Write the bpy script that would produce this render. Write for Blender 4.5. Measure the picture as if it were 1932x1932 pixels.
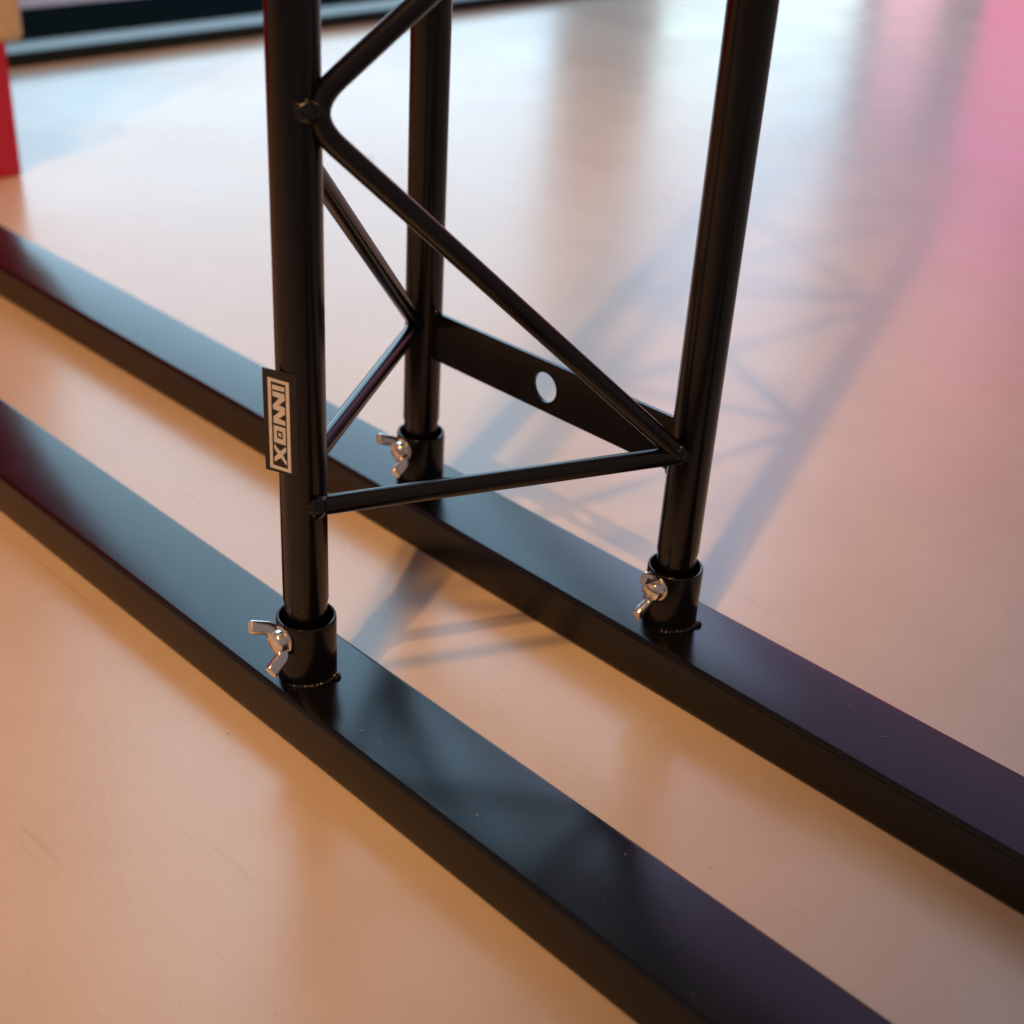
import bpy, bmesh, math, random
from mathutils import Vector, Matrix, noise

for o in list(bpy.data.objects):
    bpy.data.objects.remove(o)
scene = bpy.context.scene
COL = scene.collection
random.seed(7)

# ------------------------------------------------------------------ camera
cam_data = bpy.data.cameras.new("camera")
cam = bpy.data.objects.new("camera", cam_data)
COL.objects.link(cam)
RGT = Vector((0.69488, 0.71771, 0.04516))
DWN = Vector((0.38681, -0.32009, -0.86482))
FWD = Vector((-0.60623, 0.61842, -0.50004))
m = Matrix.Identity(4)
for i in range(3):
    m[i][0], m[i][1], m[i][2] = RGT[i], -DWN[i], -FWD[i]
m.translation = Vector((0.60655, -0.55501, 0.48145))
cam.matrix_world = m
cam_data.sensor_width = 36.0
cam_data.lens = 36.0 * 2568.57 / 1932.0
cam_data.shift_x = 54.84 / 1932.0
cam_data.clip_start = 0.01
cam_data.clip_end = 100.0
cam_data.dof.use_dof = True
cam_data.dof.focus_distance = 0.71
cam_data.dof.aperture_fstop = 6.3
scene.camera = cam

# ------------------------------------------------------------------ light
scene.view_settings.view_transform = 'Standard'
scene.view_settings.look = 'None'
scene.view_settings.gamma = 1.0
scene.view_settings.use_curve_mapping = False
scene.view_settings.exposure = 0.0
scene.cycles.use_denoising = True
scene.cycles.max_bounces = 6
scene.cycles.sample_clamp_indirect = 6.0

world = bpy.data.worlds.new("World")
scene.world = world
world.use_nodes = True
bg = world.node_tree.nodes["Background"]
bg.inputs[0].default_value = (0.19, 0.145, 0.15, 1)
bg.inputs[1].default_value = 1.0


def area(name, loc, facing, w, h, rad):
    """rectangular lamp of given radiance (rgb); w along the horizontal, h upright"""
    l = bpy.data.lights.new(name, 'AREA')
    l.shape = 'RECTANGLE'
    l.size, l.size_y = w, h
    k = max(rad)
    l.color = tuple(c / k for c in rad)
    l.energy = k * w * h * math.pi
    o = bpy.data.objects.new(name, l)
    COL.objects.link(o)
    o.location = loc
    o.rotation_euler = Vector(facing).to_track_quat('-Z', 'Y').to_euler()
    return o


def spot(name, loc, target, watts, color, radius, angle, blend):
    l = bpy.data.lights.new(name, 'SPOT')
    l.energy = watts
    l.color = color
    l.shadow_soft_size = radius
    l.spot_size = math.radians(angle)
    l.spot_blend = blend
    o = bpy.data.objects.new(name, l)
    COL.objects.link(o)
    o.location = loc
    o.rotation_euler = (Vector(target) - Vector(loc)).to_track_quat('-Z', 'Y').to_euler()
    return o


# daylight beyond the glass front: bright low band, bluer sky above, one dark pier between
WX = -3.0
def pane(y0, y1, z0, z1, rad):
    area("window_light", (WX, (y0 + y1) / 2, (z0 + z1) / 2), (1, 0, 0), y1 - y0, z1 - z0, rad)
pane(1.00, 3.37, 0.34, 0.84, (1.95, 2.95, 3.65))
pane(1.10, 3.37, 0.85, 2.20, (1.45, 2.38, 3.05))
pane(1.22, 3.37, 2.21, 5.00, (1.55, 2.68, 3.60))
pane(4.00, 5.50, 0.34, 1.00, (2.2, 2.9, 2.95))
pane(4.00, 5.50, 1.01, 5.00, (1.50, 2.15, 3.0))
pane(3.38, 3.99, 1.35, 5.00, (0.75, 1.10, 1.45))
# pink lit display beyond the right edge; added mauve lamps tint floor and rail reflections
area("pink_light", (-0.94, 3.25, 0.50), (0, -1, 0), 0.66, 0.9, (1.15, 0.01, 0.26))
area("pink_light", (-0.90, 3.25, 1.30), (0, -1, 0), 0.80, 0.6, (1.00, 0.16, 0.28))
area("pink_light", (-2.95, 5.90, 0.70), (1, 0, 0), 0.55, 0.55, (2.6, 1.2, 1.6))
area("mauve_fill", (-2.95, 6.80, 2.40), (1, 0, 0), 2.4, 2.6, (0.66, 0.42, 0.74))
area("mauve_fill", (-1.05, 3.25, 3.10), (0, -1, 0), 2.1, 2.8, (0.44, 0.30, 0.62))
# warm ceiling spots
WARM = (1.0, 0.495, 0.165)
spot("ceiling_spot", (1.60, -3.70, 5.95), (-0.88, -0.20, 0.0), 715, WARM, 0.080, 22.3, 0.45)
spot("ceiling_spot", (0.95, -1.78, 4.90), (-0.70, -0.15, 0.0), 350, WARM, 0.15, 26.5, 0.5)
# added warm fill lamp at the front left, for tubes and screws to reflect
area("warm_fill", (-1.6, -2.6, 1.1), (1.4, 2.2, -0.2), 3.6, 2.0, (0.16, 0.09, 0.04))


# ------------------------------------------------------------------ materials
def mat(name):
    mt = bpy.data.materials.new(name)
    mt.use_nodes = True
    nt = mt.node_tree
    return mt, nt, nt.nodes["Principled BSDF"]


def nd(nt, typ, **kw):
    n = nt.nodes.new(typ)
    for k, v in kw.items():
        if k in n.inputs:
            n.inputs[k].default_value = v
        else:
            setattr(n, k, v)
    return n


def ramp(nt, src, stops):
    r = nt.nodes.new("ShaderNodeValToRGB")
    e = r.color_ramp.elements
    while len(e) < len(stops):
        e.new(0.5)
    for i, (p, c) in enumerate(stops):
        e[i].position = p
        e[i].color = c if len(c) == 4 else (*c, 1)
    nt.links.new(src, r.inputs[0])
    return r


def bump(nt, src, bsdf, strength, dist):
    b = nd(nt, "ShaderNodeBump", Strength=strength, Distance=dist)
    nt.links.new(src, b.inputs["Height"])
    nt.links.new(b.outputs[0], bsdf.inputs["Normal"])
    return b


# floor: cast resin, satin, with faint scuffs, specks and traffic haze
FLOOR, nt, b = mat("resin_floor")
tc = nd(nt, "ShaderNodeTexCoord")
n1 = nd(nt, "ShaderNodeTexNoise", Scale=3.5, Detail=5.0, Roughness=0.6)
nt.links.new(tc.outputs["Object"], n1.inputs["Vector"])
r1 = ramp(nt, n1.outputs["Fac"], [(0.25, (0.60, 0.498, 0.375)), (0.75, (0.66, 0.552, 0.42))])
v1 = nd(nt, "ShaderNodeTexVoronoi", Scale=42.0, Randomness=1.0)
nt.links.new(tc.outputs["Object"], v1.inputs["Vector"])
r2 = ramp(nt, v1.outputs["Distance"], [(0.018, (0.62, 0.55, 0.5)), (0.035, (1, 1, 1))])
mx = nd(nt, "ShaderNodeMixRGB", blend_type='MULTIPLY')
mx.inputs[0].default_value = 0.55
nt.links.new(r1.outputs[0], mx.inputs[1])
nt.links.new(r2.outputs[0], mx.inputs[2])
# thin curly scuffs
w1 = nd(nt, "ShaderNodeTexNoise", Scale=16.0, Detail=2.0, Distortion=2.5)
nt.links.new(tc.outputs["Object"], w1.inputs["Vector"])
r3 = ramp(nt, w1.outputs["Fac"], [(0.492, (1, 1, 1)), (0.5, (0.95, 0.93, 0.91)), (0.508, (1, 1, 1))])
w2 = nd(nt, "ShaderNodeTexNoise", Scale=5.0, Detail=3.0)
nt.links.new(tc.outputs["Object"], w2.inputs["Vector"])
r4 = ramp(nt, w2.outputs["Fac"], [(0.52, (0, 0, 0)), (0.66, (1, 1, 1))])
mx2 = nd(nt, "ShaderNodeMixRGB", blend_type='MULTIPLY')
nt.links.new(r4.outputs[0], mx2.inputs[0])
nt.links.new(mx.outputs[0], mx2.inputs[1])
nt.links.new(r3.outputs[0], mx2.inputs[2])
last = mx2.outputs[0]
rmask = None
for k, (rot, sx, sy) in enumerate(((0.5, 9, 260), (2.1, 12, 330), (1.25, 7, 200))):
    mp = nd(nt, "ShaderNodeMapping")
    mp.inputs["Rotation"].default_value = (0, 0, rot)
    mp.inputs["Scale"].default_value = (sx, sy, 1)
    nt.links.new(tc.outputs["Object"], mp.inputs["Vector"])
    sn = nd(nt, "ShaderNodeTexNoise", Scale=1.0, Detail=1.5, Distortion=0.6)
    nt.links.new(mp.outputs[0], sn.inputs["Vector"])
    rs_ = ramp(nt, sn.outputs["Fac"], [(0.70, (1, 1, 1)), (0.78, (0.88, 0.85, 0.82))])
    mm = nd(nt, "ShaderNodeMixRGB", blend_type='MULTIPLY')
    mm.inputs[0].default_value = 0.7
    nt.links.new(last, mm.inputs[1])
    nt.links.new(rs_.outputs[0], mm.inputs[2])
    last = mm.outputs[0]
# cloudy foot-traffic soiling
n9 = nd(nt, "ShaderNodeTexNoise", Scale=11.0, Detail=6.0, Roughness=0.7)
nt.links.new(tc.outputs["Object"], n9.inputs["Vector"])
r9 = ramp(nt, n9.outputs["Fac"], [(0.40, (0.96, 0.95, 0.94)), (0.62, (1, 1, 1))])
mm = nd(nt, "ShaderNodeMixRGB", blend_type='MULTIPLY')
mm.inputs[0].default_value = 1.0
nt.links.new(last, mm.inputs[1])
nt.links.new(r9.outputs[0], mm.inputs[2])
last = mm.outputs[0]
nt.links.new(last, b.inputs["Base Color"])
r5 = ramp(nt, n1.outputs["Fac"], [(0.2, (0.19,) * 3), (0.8, (0.31,) * 3)])
nt.links.new(r5.outputs[0], b.inputs["Roughness"])
b.inputs["Specular IOR Level"].default_value = 0.62
n2 = nd(nt, "ShaderNodeTexNoise", Scale=260.0, Detail=2.0)
nt.links.new(tc.outputs["Object"], n2.inputs["Vector"])
bump(nt, n2.outputs["Fac"], b, 0.11, 0.0006)

# satin black powder coat
PAINT, nt, b = mat("black_powder_coat")
tc = nd(nt, "ShaderNodeTexCoord")
n1 = nd(nt, "ShaderNodeTexNoise", Scale=900.0, Detail=2.0)
nt.links.new(tc.outputs["Object"], n1.inputs["Vector"])
n2 = nd(nt, "ShaderNodeTexNoise", Scale=22.0, Detail=4.0)
nt.links.new(tc.outputs["Object"], n2.inputs["Vector"])
r = ramp(nt, n2.outputs["Fac"], [(0.3, (0.185,) * 3), (0.75, (0.235,) * 3)])
nt.links.new(r.outputs[0], b.inputs["Roughness"])
b.inputs["Base Color"].default_value = (0.004, 0.0038, 0.0038, 1)
b.inputs["Specular IOR Level"].default_value = 0.41
vd = nd(nt, "ShaderNodeTexVoronoi", Scale=150.0, Randomness=1.0)
nt.links.new(tc.outputs["Object"], vd.inputs["Vector"])
nk = nd(nt, "ShaderNodeTexNoise", Scale=38.0, Detail=2.0)
nt.links.new(tc.outputs["Object"], nk.inputs["Vector"])
rk = ramp(nt, nk.outputs["Fac"], [(0.50, (0, 0, 0)), (0.60, (1, 1, 1))])
rd = ramp(nt, vd.outputs["Distance"], [(0.022, (0.20, 0.17, 0.15)), (0.045, (0.004, 0.0038, 0.0038))])
md = nd(nt, "ShaderNodeMixRGB")
md.inputs[1].default_value = (0.004, 0.0038, 0.0038, 1)
nt.links.new(rk.outputs[0], md.inputs[0])
nt.links.new(rd.outputs[0], md.inputs[2])
nt.links.new(md.outputs[0], b.inputs["Base Color"])
bump(nt, n1.outputs["Fac"], b, 0.09, 0.0003)

ZINC, nt, b = mat("zinc_plate")
tc = nd(nt, "ShaderNodeTexCoord")
n1 = nd(nt, "ShaderNodeTexNoise", Scale=420.0, Detail=3.0)
nt.links.new(tc.outputs["Object"], n1.inputs["Vector"])
r = ramp(nt, n1.outputs["Fac"], [(0.3, (0.16,) * 3), (0.8, (0.28,) * 3)])
nt.links.new(r.outputs[0], b.inputs["Roughness"])
b.inputs["Base Color"].default_value = (0.90, 0.87, 0.80, 1)
b.inputs["Metallic"].default_value = 1.0
bump(nt, n1.outputs["Fac"], b, 0.10, 0.0003)


def plain(name, col, rough, sp=0.5, ns=300.0, st=0.15):
    mt, nt, b = mat(name)
    tc = nd(nt, "ShaderNodeTexCoord")
    n = nd(nt, "ShaderNodeTexNoise", Scale=ns, Detail=3.0)
    nt.links.new(tc.outputs["Object"], n.inputs["Vector"])
    c2 = tuple(x * 0.88 for x in col)
    r = ramp(nt, n.outputs["Fac"], [(0.3, c2), (0.7, col)])
    nt.links.new(r.outputs[0], b.inputs["Base Color"])
    b.inputs["Roughness"].default_value = rough
    b.inputs["Specular IOR Level"].default_value = sp
    bump(nt, n.outputs["Fac"], b, st, 0.0003)
    return mt


STICKER = plain("sticker_black", (0.016, 0.014, 0.013), 0.42)
PRINT = plain("sticker_print", (0.80, 0.78, 0.74), 0.45)
RED = plain("red_lacquer", (0.82, 0.010, 0.075), 0.45, ns=60)
BEIGE = plain("beige_panel", (0.80, 0.62, 0.40), 0.5, ns=60)
FRAME = plain("dark_aluminium", (0.010, 0.020, 0.026), 0.34, sp=0.22, ns=200)
PAVING = plain("pink_paving", (0.30, 0.22, 0.25), 0.7, ns=30)
ASPHALT = plain("dark_asphalt", (0.005, 0.011, 0.014), 0.9, sp=0.0, ns=60)
DUST = plain("dust", (0.62, 0.52, 0.45), 0.9, ns=900)
GRIT = plain("grit", (0.16, 0.10, 0.07), 0.9, ns=900)
CHIP = plain("orange_chip", (0.42, 0.10, 0.025), 0.8, ns=900)


# ------------------------------------------------------------------ mesh helpers
def obj(name, bm, material, parent=None, smooth=True, angle=40):
    me = bpy.data.meshes.new(name)
    bmesh.ops.recalc_face_normals(bm, faces=bm.faces)
    bm.to_mesh(me)
    bm.free()
    me.materials.append(material)
    if smooth:
        me.polygons.foreach_set("use_smooth", [True] * len(me.polygons))
        me.set_sharp_from_angle(angle=math.radians(angle))
    o = bpy.data.objects.new(name, me)
    COL.objects.link(o)
    if parent is not None:
        o.parent = parent
    return o


def thing(name, label, cat, loc=(0, 0, 0), group=None):
    o = bpy.data.objects.new(name, None)
    o.empty_display_size = 0.05
    COL.objects.link(o)
    o.location = loc
    o["label"], o["category"] = label, cat
    if group:
        o["group"] = group
    return o


def box(bm, x0, x1, y0, y1, z0, z1, bevel=0.0, seg=2):
    v = [bm.verts.new((x, y, z)) for x in (x0, x1) for y in (y0, y1) for z in (z0, z1)]
    f = [bm.faces.new([v[i] for i in q]) for q in
         ((0, 1, 3, 2), (4, 6, 7, 5), (0, 4, 5, 1), (2, 3, 7, 6), (0, 2, 6, 4), (1, 5, 7, 3))]
    if bevel:
        es = {e for q in f for e in q.edges}
        bmesh.ops.bevel(bm, geom=list(es), offset=bevel, segments=seg, affect='EDGES', profile=0.5)


def lathe(bm, prof, segs=48, axis='Z', centre=(0, 0, 0)):
    """prof = [(r, h)]; open profile, revolved; r = 0 closes"""
    rings = []
    for r, h in prof:
        if r < 1e-9:
            p = (0, 0, h) if axis == 'Z' else (0, -h, 0)
            rings.append([bm.verts.new(Vector(p) + Vector(centre))])
        else:
            ring = []
            for i in range(segs):
                a = 2 * math.pi * i / segs
                c, s = r * math.cos(a), r * math.sin(a)
                p = (c, s, h) if axis == 'Z' else (c, -h, s)
                ring.append(bm.verts.new(Vector(p) + Vector(centre)))
            rings.append(ring)
    for a, b in zip(rings, rings[1:]):
        for i in range(segs):
            j = (i + 1) % segs
            if len(a) == 1 and len(b) == 1:
                continue
            if len(a) == 1:
                bm.faces.new((a[0], b[j], b[i]))
            elif len(b) == 1:
                bm.faces.new((a[i], a[j], b[0]))
            else:
                bm.faces.new((a[i], a[j], b[j], b[i]))


def sweep(bm, pts, rad, segs=24, caps=True, jitter=0.0):
    pts = [Vector(p) for p in pts]
    t0 = (pts[1] - pts[0]).normalized()
    up = Vector((0, 0, 1)) if abs(t0.z) < 0.9 else Vector((1, 0, 0))
    u = t0.cross(up).normalized()
    rings = []
    for i, p in enumerate(pts):
        a = pts[max(i - 1, 0)]
        c = pts[min(i + 1, len(pts) - 1)]
        t = (c - a).normalized()
        u = (u - t * u.dot(t)).normalized()
        v = t.cross(u)
        r = rad[i] if isinstance(rad, (list, tuple)) else rad
        ring = []
        for k in range(segs):
            an = 2 * math.pi * k / segs
            q = p + (u * math.cos(an) + v * math.sin(an)) * r
            if jitter:
                q += (q - p).normalized() * jitter * noise.noise(q * 380)
            ring.append(bm.verts.new(q))
        rings.append(ring)
    for a, c in zip(rings, rings[1:]):
        for k in range(segs):
            j = (k + 1) % segs
            bm.faces.new((a[k], a[j], c[j], c[k]))
    if caps:
        bm.faces.new(list(reversed(rings[0])))
        bm.faces.new(rings[-1])


def bent(pts, r, n=10):
    """polyline with rounded corners of radius r"""
    pts = [Vector(p) for p in pts]
    out = [pts[0]]
    for a, p, c in zip(pts, pts[1:], pts[2:]):
        d1, d2 = (a - p).normalized(), (c - p).normalized()
        ang = d1.angle(d2)
        L = min(r / math.tan(ang / 2), 0.45 * (a - p).length, 0.45 * (c - p).length)
        s, e = p + d1 * L, p + d2 * L
        for i in range(n + 1):
            t = i / n
            out.append((s * (1 - t) ** 2 + p * 2 * t * (1 - t) + e * t * t))
    out.append(pts[-1])
    return out


def blob(bm, c, rx, seed, squash=(1, 1, 1), amp=0.20):
    res = bmesh.ops.create_icosphere(bm, subdivisions=4, radius=1.0)
    for v in res["verts"]:
        d = v.co.normalized()
        k = 1 + amp * noise.noise(d * 1.7 + Vector((seed, 0, 0))) + 0.10 * noise.noise(d * 3.4 + Vector((0, seed, 0)))
        v.co = Vector((d.x * squash[0], d.y * squash[1], d.z * squash[2])) * rx * k + Vector(c)


# ------------------------------------------------------------------ setting
bm = bmesh.new()
v = [bm.verts.new(p) for p in ((-1.4800, -6, 0), (8, -6, 0), (8, 8, 0), (-1.4800, 8, 0))]
bm.faces.new(v)
floor = obj("floor", bm, FLOOR, smooth=False)
floor["kind"] = "structure"

S = 0.22
A = Vector((0.1231, -0.1919, 0))
B = Vector((0, 0, 0))
C = Vector((S, 0, 0))
RT = 0.01204         # chord radius
RS = 0.01606         # socket radius
RB = 0.0052          # brace radius
ZT = 0.0316          # rail top
ZR = 0.0680          # socket rim
HW = 0.0587 / 2      # rail half width


# ------------------------------------------------------------------ base rails
def rail_mesh(y, x0, x1):
    bm = bmesh.new()
    prof = []
    rc = 0.0032
    for cy, cz, a0 in ((HW - rc, ZT - rc, 0), (-HW + rc, ZT - rc, 90), (-HW + rc, rc, 180), (HW - rc, rc, 270)):
        for i in range(7):
            a = math.radians(a0 + 15 * i)
            prof.append((y + cy + rc * math.cos(a), cz + rc * math.sin(a)))
    n = 60
    rings = []
    for k in range(n + 1):
        x = x0 + (x1 - x0) * k / n
        ring = []
        for (py, pz) in prof:
            wob = 0.00022 * noise.noise(Vector((x * 7, py * 20, pz * 20)))
            ring.append(bm.verts.new((x, py + wob, pz + wob * 0.6 if pz > 0.02 else pz)))
        rings.append(ring)
    m_ = len(prof)
    for a, c in zip(rings, rings[1:]):
        for i in range(m_):
            j = (i + 1) % m_
            bm.faces.new((a[i], a[j], c[j], c[i]))
    bm.faces.new(rings[0])
    bm.faces.new(list(reversed(rings[-1])))
    return bm


def socket(parent, P, seed, arc):
    bm = bmesh.new()
    z0 = ZT - 0.0002
    lathe(bm, [(RS, z0), (RS, ZR - 0.0010), (RS - 0.0002, ZR - 0.0004), (RS - 0.0006, ZR),
               (0.0148, ZR), (0.0143, ZR - 0.0004), (0.0141, ZR - 0.0010), (0.0141, z0), (RS, z0)],
          64, centre=(P.x, P.y, 0))
    bmesh.ops.remove_doubles(bm, verts=bm.verts, dist=1e-6)
    so = obj("socket", bm, PAINT, parent)
    # uneven weld bead round part of the foot
    bm = bmesh.new()
    pts, rad = [], []
    a0, a1 = arc
    n = 54
    for i in range(n + 1):
        t = i / n
        a = math.radians(a0 + (a1 - a0) * t)
        w = 0.00028 * noise.noise(Vector((t * 9, seed, 0)))
        rr = RS + 0.0008 + w
        pts.append((P.x + rr * math.cos(a), P.y + rr * math.sin(a), ZT + 0.0009 + 0.8 * w))
        fade = min(1, 6 * t + 0.35, 6 * (1 - t) + 0.45)
        rad.append((0.00150 + 0.0008 * noise.noise(Vector((t * 22, seed, 3)))) * fade)
    sweep(bm, pts, rad, 12, jitter=0.0002)
    for t, s_ in ((0.02, 0.0019), (0.12, 0.0023), (0.19, 0.0017), (0.97, 0.0030)):
        a = math.radians(a0 + (a1 - a0) * t)
        rr = RS + 0.0008
        blob(bm, (P.x + rr * math.cos(a), P.y + rr * math.sin(a), ZT + 0.0007), s_, seed + t * 10, (1, 1, 0.75))
    obj("weld_bead", bm, PAINT, so)
    return so


def wing_screw(parent, P, roll, out=0.0222, zc=0.0588):
    """thumb screw along -y; built at the origin with its axis on -y, then placed"""
    base = RS - 0.0006
    L = out - base
    bm = bmesh.new()
    lathe(bm, [(0, -0.004), (0.0026, -0.004), (0.0026, 0.0010), (0.0058, 0.0010), (0.0065, 0.0016), (0.0065, L - 0.0028),
               (0.0063, L - 0.0015), (0.0058, L - 0.0005), (0.0050, L - 0.0001), (0.0046, L), (0.0042, L - 0.0003), (0.0038, L), (0, L + 0.0001)],
          40, axis='Y')
    hub = obj("wing_screw", bm, ZINC, parent)
    hub.location = (P.x, P.y - base, zc)
    hub.rotation_euler = (0, roll, 0)
    bm = bmesh.new()
    lathe(bm, [(0.0025, -0.0004), (0.0074, -0.0004), (0.0078, 0.0), (0.0078, 0.0007), (0.0074, 0.0011), (0.0025, 0.0011)], 36, axis='Y')
    obj("washer", bm, ZINC, hub)
    for s in (1, -1):
        bm = bmesh.new()
        # centre line in (radial z, outward): hugs the hub, then flares out
        cl = [(0.0030, 0.0034), (0.0056, 0.0036), (0.0076, 0.0044), (0.0090, 0.0060), (0.0102, 0.0086), (0.0116, 0.0116), (0.0128, 0.0140), (0.0131, 0.0147)]
        wd = [0.0027, 0.0027, 0.0026, 0.0025, 0.0025, 0.0025, 0.0025, 0.0021]   # half thickness across the wing
        th = [0.0034, 0.0034, 0.0035, 0.0036, 0.0036, 0.0036, 0.0036, 0.0033]   # half width in the plane of the wing
        rings = []
        for i, (rz, ro) in enumerate(cl):
            p, q = cl[max(i - 1, 0)], cl[min(i + 1, len(cl) - 1)]
            t = Vector((q[0] - p[0], q[1] - p[1])).normalized()
            nrm = Vector((-t.y, t.x))
            ring = []
            for k in range(20):
                a = 2 * math.pi * k / 20
                ca, sa = math.cos(a), math.sin(a)
                ex = math.copysign(abs(ca) ** 0.60, ca) * wd[i]
                et = math.copysign(abs(sa) ** 0.60, sa) * th[i]
                c2 = Vector((rz, ro)) + nrm * et
                ring.append(bm.verts.new((ex, -c2.y, s * c2.x)))
            rings.append(ring)
        for a_, c_ in zip(rings, rings[1:]):
            for k in range(20):
                bm.faces.new((a_[k], a_[(k + 1) % 20], c_[(k + 1) % 20], c_[k]))
        bm.faces.new(rings[0])
        bm.faces.new(rings[-1])
        obj("wing", bm, ZINC, hub, angle=50)
    return hub


near = thing("base_rail", "black steel base rail in the foreground, carrying one socket with wing screw", "base rail", (0, 0, 0), "base rails of the stand")
far = thing("base_rail", "black steel base rail behind, carrying two sockets with wing screws", "base rail", (0, 0, 0), "base rails of the stand")
Y1 = A.y + 0.0053
obj("beam", rail_mesh(Y1, -0.80, 1.02), PAINT, near)
obj("beam", rail_mesh(0.0, -0.80, 1.02), PAINT, far)
socket(near, A, 1.3, (-72, 28))
socket(far, B, 4.1, (-60, 40))
socket(far, C, 7.7, (-66, 24))
wing_screw(near, A, math.radians(-40))
wing_screw(far, B, math.radians(-43))
wing_screw(far, C, math.radians(4))

# ------------------------------------------------------------------ truss tower
truss = thing("truss_tower", "black triangular truss tower of three tubes with zigzag braces, standing in sockets", "truss")
TOP = 2.4
for P in (A, B, C):
    bm = bmesh.new()
    lathe(bm, [(0, 0.036), (0.0106, 0.036), (0.0114, 0.0372), (0.0114, 0.0755), (0.01175, 0.0775), (RT, 0.0790), (RT, TOP), (0, TOP)], 64,
          centre=(P.x, P.y, 0))
    obj("chord", bm, PAINT, truss, angle=50)

eAC = (C - A).normalized()
nAC = Vector((eAC.y, -eAC.x, 0))
LAC = (C - A).length
def pAC(e, z, off=0.0078):
    return A + eAC * e + nAC * off + Vector((0, 0, z))
eAB = (B - A).normalized()
nAB = Vector((-eAB.y, eAB.x, 0))
LAB = (B - A).length
def pAB(e, z, off=0.002):
    return A + eAB * e + nAB * off + Vector((0, 0, z))
def pBC(x, z):
    return Vector((x, 0, z))

seedc = [0]
def weld(parent, p, r, sq=(1, 1, 1.1)):
    bm = bmesh.new()
    seedc[0] += 1.7
    blob(bm, p, r, seedc[0], sq)
    obj("weld_bead", bm, PAINT, parent)

def brace(pts, r=0.016):
    bm = bmesh.new()
    sweep(bm, bent(pts, r) if len(pts) > 2 else pts, RB, 24)
    return obj("brace", bm, PAINT, truss)

# face A-C: level bar, then the bent zigzag rod
b0 = brace([pAC(0.0040, 0.1380), pAC(LAC - 0.010, 0.1448)])
weld(b0, pAC(0.0046, 0.1392, 0.0096), 0.0060)
weld(b0, pAC(LAC - 0.0125, 0.1475, 0.0100), 0.0042)
weld(b0, pAC(LAC - 0.0100, 0.1440, 0.0070), 0.0050)
pts = [pAC(LAC - 0.012, 0.1460)]
z, side = 0.3335, 0
while z < TOP - 0.1:
    pts.append(pAC(0.0012 if side == 0 else LAC - 0.0012, z))
    z += 0.184
    side ^= 1
zz = brace(pts, 0.0195)
zj, side = 0.3335, 0
while zj < 1.3:
    weld(zz, pAC(0.0030 if side == 0 else LAC - 0.0030, zj + 0.0012, 0.0098), 0.0060, (1, 1, 1.0))
    weld(zz, pAC(0.0078 if side == 0 else LAC - 0.0078, zj + 0.0024, 0.0092), 0.0052, (1, 1, 0.9))
    zj += 0.184
    side ^= 1
# face A-B
b1 = brace([pAB(0.004, 0.152), pAB(LAB - 0.012, 0.148)])
zb = brace([pAB(LAB - 0.0105, 0.150), pAB(0.0040, 0.3180)])
pts, z, side = [], 0.520, 0
while z < TOP - 0.1:
    pts.append(pAB(0.0060 if side == 0 else LAB - 0.0060, z))
    z += 0.178
    side ^= 1
brace(pts, 0.013)
weld(zb, pAB(LAB - 0.0125, 0.149, 0.002), 0.0058)
# face B-C: zigzag starts well above the plate
pts, z, side = [], 0.505, 1
while z < TOP - 0.1:
    pts.append(pBC(0.010 if side == 0 else S - 0.010, z))
    z += 0.184
    side ^= 1
brace(pts, 0.013)

# end plate with hole between B and C
def plate():
    bm = bmesh.new()
    x0, x1, z0, z1 = 0.0085, S - 0.0085, 0.1247, 0.1572
    hx, hz, hr = 0.1098, 0.1405, 0.0094
    t = 0.0017
    n = 48
    def outer(a):
        ca, sa = math.cos(a), math.sin(a)
        ks = []
        if ca > 1e-9: ks.append((x1 - hx) / ca)
        if ca < -1e-9: ks.append((x0 - hx) / ca)
        if sa > 1e-9: ks.append((z1 - hz) / sa)
        if sa < -1e-9: ks.append((z0 - hz) / sa)
        k = min(ks)
        return hx + ca * k, hz + sa * k
    angs = [2 * math.pi * i / n for i in range(n)]
    angs += [math.atan2(cz - hz, cx - hx) % (2 * math.pi) for cx in (x0, x1) for cz in (z0, z1)]
    angs = sorted(set(angs))
    L = {}
    for y in (-t, t):
        L[y] = ([bm.verts.new((hx + hr * math.cos(a), y, hz + hr * math.sin(a))) for a in angs],
                [bm.verts.new((outer(a)[0], y, outer(a)[1])) for a in angs])
    N = len(angs)
    for i in range(N):
        j = (i + 1) % N
        for y in (-t, t):
            bm.faces.new((L[y][0][i], L[y][0][j], L[y][1][j], L[y][1][i]))
        bm.faces.new((L[-t][0][i], L[-t][0][j], L[t][0][j], L[t][0][i]))
        bm.faces.new((L[-t][1][i], L[-t][1][j], L[t][1][j], L[t][1][i]))
    bmesh.ops.recalc_face_normals(bm, faces=bm.faces)
    sharp = [e for e in bm.edges if len(e.link_faces) == 2 and e.calc_face_angle(0) > 0.9]
    bmesh.ops.bevel(bm, geom=sharp, offset=0.0005, segments=2, affect='EDGES')
    return obj("end_plate", bm, PAINT, truss)
pl = plate()
weld(pl, (0.0128, -0.001, 0.1578), 0.0020)
weld(pl, (S - 0.0128, -0.001, 0.1245), 0.0020)

# ------------------------------------------------------------------ sticker, half stuck on the near tube
nS = Vector((0.381, -0.925, 0)).normalized()
hS = Vector((-nS.y, nS.x, 0))
def on_label(s, z, lift):
    """s across the sticker (m, 0 = where it touches the tube), flat to the left, round the tube to the right"""
    r = RT + lift
    if s <= 0.0:
        curl = 0.0
        return A + nS * (r - curl) + hS * s + Vector((0, 0, z))
    a = s / RT
    return A + nS * (r * math.cos(a)) + hS * (r * math.sin(a)) + Vector((0, 0, z))

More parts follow.
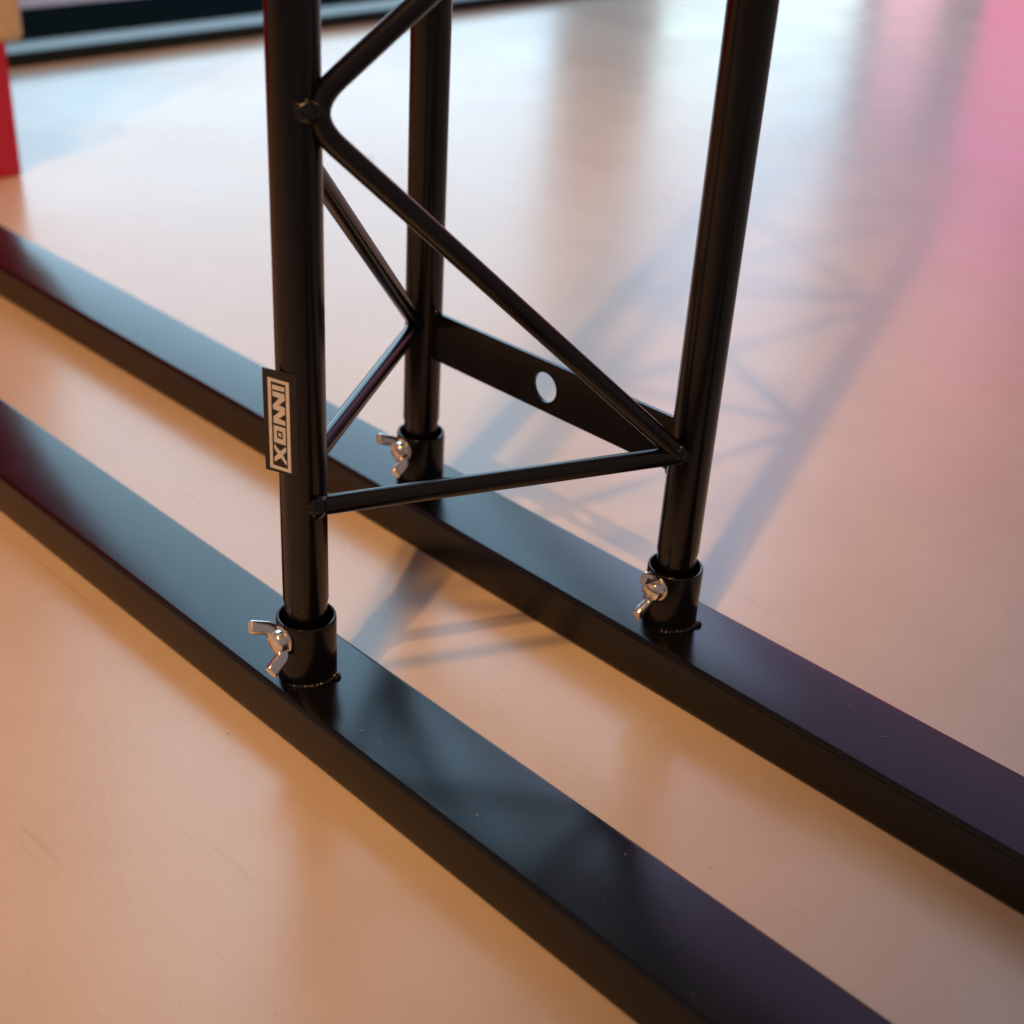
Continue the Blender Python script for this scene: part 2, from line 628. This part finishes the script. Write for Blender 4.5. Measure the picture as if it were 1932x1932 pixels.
bm = bmesh.new()
ss = [-0.0136 + 0.0007 * i for i in range(27)]
zsn = [0.1582 + (0.2130 - 0.1582) * i / 8 for i in range(9)]
grid = {}
for lift in (0.0001, 0.00055):
    for i, s in enumerate(ss):
        for k, z in enumerate(zsn):
            grid[lift, i, k] = bm.verts.new(on_label(s, z, lift))
for lift in (0.0001, 0.00055):
    for i in range(len(ss) - 1):
        for k in range(8):
            bm.faces.new([grid[lift, a, c] for a, c in ((i, k), (i + 1, k), (i + 1, k + 1), (i, k + 1))])
l0, l1 = 0.0001, 0.00055
for i in range(len(ss) - 1):
    for k in (0, 8):
        bm.faces.new((grid[l0, i, k], grid[l0, i + 1, k], grid[l1, i + 1, k], grid[l1, i, k]))
for k in range(8):
    for i in (0, len(ss) - 1):
        bm.faces.new((grid[l0, i, k], grid[l0, i, k + 1], grid[l1, i, k + 1], grid[l1, i, k]))
sticker = obj("sticker", bm, STICKER, truss, angle=50)
sticker["label"] = "black sticker with white lettering, half peeled off the tube"

SH = {
    'I': [(-8.36, 205.4), (-1.55, 205.1), (-1.55, 202.75), (-8.36, 202.95)],
    'N': [(-8.25, 202.0), (-1.57, 201.6), (-1.57, 198.2), (-4.9, 195.25), (-1.6, 194.4), (-1.6, 190.9), (-5.1, 187.95), (-1.6, 187.2),
          (-1.6, 184.85), (-8.1, 185.1), (-8.1, 188.4), (-4.5, 191.9), (-8.2, 192.5), (-8.2, 194.7), (-4.75, 198.8), (-8.25, 199.45)],
    'X': [(-8.2, 173.7), (-5.0, 170.3), (-1.6, 173.35), (-1.55, 170.8), (-3.45, 168.4), (-1.5, 165.2), (-1.55, 163.1), (-4.65, 166.7),
          (-8.35, 163.7), (-8.3, 166.3), (-6.35, 168.6), (-8.25, 171.2)],
    'dot': [(-5.6, 180.3), (-4.05, 180.1), (-4.05, 178.05), (-5.6, 178.3)],
}
def poly(bm, pts):
    # triangulate, then lay every vertex on the sticker surface
    tmp = bmesh.new()
    f = tmp.faces.new([tmp.verts.new((x, y, 0)) for x, y in pts])
    bmesh.ops.triangulate(tmp, faces=[f])
    for t in tmp.faces:
        bm.faces.new([bm.verts.new(on_label(v_.co.x / 1000, v_.co.y / 1000, 0.00064)) for v_ in t.verts])
    tmp.free()
def ring(bm, o, i):
    for k in range(4):
        j = (k + 1) % 4
        q = [o[k], o[j], i[j], i[k]]
        n = 6
        for t in range(n):
            t0, t1 = t / n, (t + 1) / n
            L = lambda a, b_, t_: (a[0] + (b_[0] - a[0]) * t_, a[1] + (b_[1] - a[1]) * t_)
            pp = [L(q[0], q[1], t0), L(q[0], q[1], t1), L(q[3], q[2], t1), L(q[3], q[2], t0)]
            bm.faces.new([bm.verts.new(on_label(x / 1000, y / 1000, 0.00064)) for x, y in pp])
bm = bmesh.new()
for k in SH:
    poly(bm, SH[k])
ring(bm, [(-8.15, 183.95), (-1.65, 183.5), (-1.65, 174.1), (-8.2, 174.6)], [(-6.45, 181.4), (-3.25, 181.05), (-3.25, 176.9), (-6.4, 177.3)])
ring(bm, [(-10.75, 208.8), (0.9, 208.1), (0.9, 159.5), (-10.9, 160.0)], [(-8.95, 207.0), (-0.9, 206.5), (-0.85, 161.4), (-9.2, 161.9)])
pr = obj("lettering", bm, PRINT, sticker, smooth=False)
for p_ in pr.data.polygons:          # face outwards from the sticker
    pass

# ------------------------------------------------------------------ blurred surroundings
bm = bmesh.new()
bm.faces.new([bm.verts.new(p) for p in ((-1.84, -6, -0.004), (-1.47, -6, -0.004), (-1.47, 9, -0.004), (-1.84, 9, -0.004))])
pave = obj("pavement_strip", bm, ASPHALT, smooth=False)
pave["kind"] = "structure"
bm = bmesh.new()
bm.faces.new([bm.verts.new(p) for p in ((-6, -6, -0.004), (-1.8405, -6, -0.004), (-1.8405, 9, -0.004), (-6, 9, -0.004))])
pave2 = obj("pavement", bm, PAVING, smooth=False)
pave2["kind"] = "structure"
sill = thing("door_threshold", "low dark metal threshold along the floor behind the truss", "threshold", (-1.406, 1.5, 0))
def local(o, root):
    o.matrix_parent_inverse = Matrix.Translation(-Vector(root.location))
bm = bmesh.new(); box(bm, -1.4670, -1.3930, -4, 6, 0.0, 0.0220, 0.002)
local(obj("threshold_bar", bm, FRAME, sill), sill)

stand = thing("display_panel", "red upright panel with beige edge piece at the left border", "display panel", (-0.90, 0.0, 0))
bm = bmesh.new(); box(bm, -0.93, -0.89, -0.75, 0.172, 0.0, 0.9, 0.003)
local(obj("red_panel", bm, RED, stand), stand)
bm = bmesh.new(); box(bm, -0.8885, -0.866, 0.150, 0.184, 0.1545, 0.30, 0.008, 4)
local(obj("edge_piece", bm, BEIGE, stand), stand)

# ------------------------------------------------------------------ dust and grit
def flake(bm, x, y, z, s, rnd):
    a = rnd.uniform(0, math.pi)
    u = Vector((math.cos(a), math.sin(a), rnd.uniform(-0.1, 0.3))) * s
    w = Vector((-math.sin(a), math.cos(a), rnd.uniform(-0.1, 0.3))) * s * rnd.uniform(0.3, 0.7)
    c = Vector((x, y, z + s * 0.35))
    top = c + Vector((0, 0, s * 0.3))
    q = [bm.verts.new(c + d) for d in (u, w, -u, -w)]
    t = bm.verts.new(top)
    d_ = bm.verts.new(c - Vector((0, 0, s * 0.3)))
    for i in range(4):
        bm.faces.new((q[i], q[(i + 1) % 4], t))
        bm.faces.new((q[(i + 1) % 4], q[i], d_))
rnd = random.Random(3)
bm = bmesh.new()
for x, y, s in ((0.1825, -0.2028, .0005), (0.1966, -0.2026, .0004), (0.2669, -0.2018, .0007), (0.3313, -0.1681, .0006), (0.1802, -0.0175, .0004),
                (0.3656, 0.0007, .0007), (0.3384, 0.0090, .0005)):
    flake(bm, x, y, ZT, s, rnd)
for i in range(26):
    flake(bm, rnd.uniform(-0.3, 0.5), rnd.choice((Y1, 0.0)) + rnd.uniform(-0.024, 0.024), ZT, rnd.uniform(.00012, .00032), rnd)
d1 = obj("dust", bm, DUST, smooth=False)
d1["kind"] = "stuff"; d1["label"] = "pale dust flecks lying on the black rails"; d1["category"] = "dust"
bm = bmesh.new()
for x, y, s in ((0.3457, -0.1163, .0008), (0.2602, 0.3022, .0007), (0.1075, -0.2350, .0006), (0.178, -0.0933, .0007), (-0.7088, 0.5515, .003)):
    flake(bm, x, y, 0.0002, s, rnd)
flake(bm, 0.1237, -0.0005, ZT, .0007, rnd)
for i in range(30):
    x, y = rnd.uniform(-0.3, 0.6), rnd.uniform(-0.45, 0.6)
    if abs(y) > 0.035 and abs(y - Y1) > 0.035:
        flake(bm, x, y, 0.0002, rnd.uniform(.0002, .0004), rnd)
d2 = obj("grit", bm, GRIT, smooth=False)
d2["kind"] = "stuff"; d2["label"] = "tiny brown grit specks scattered on the pale floor"; d2["category"] = "grit"
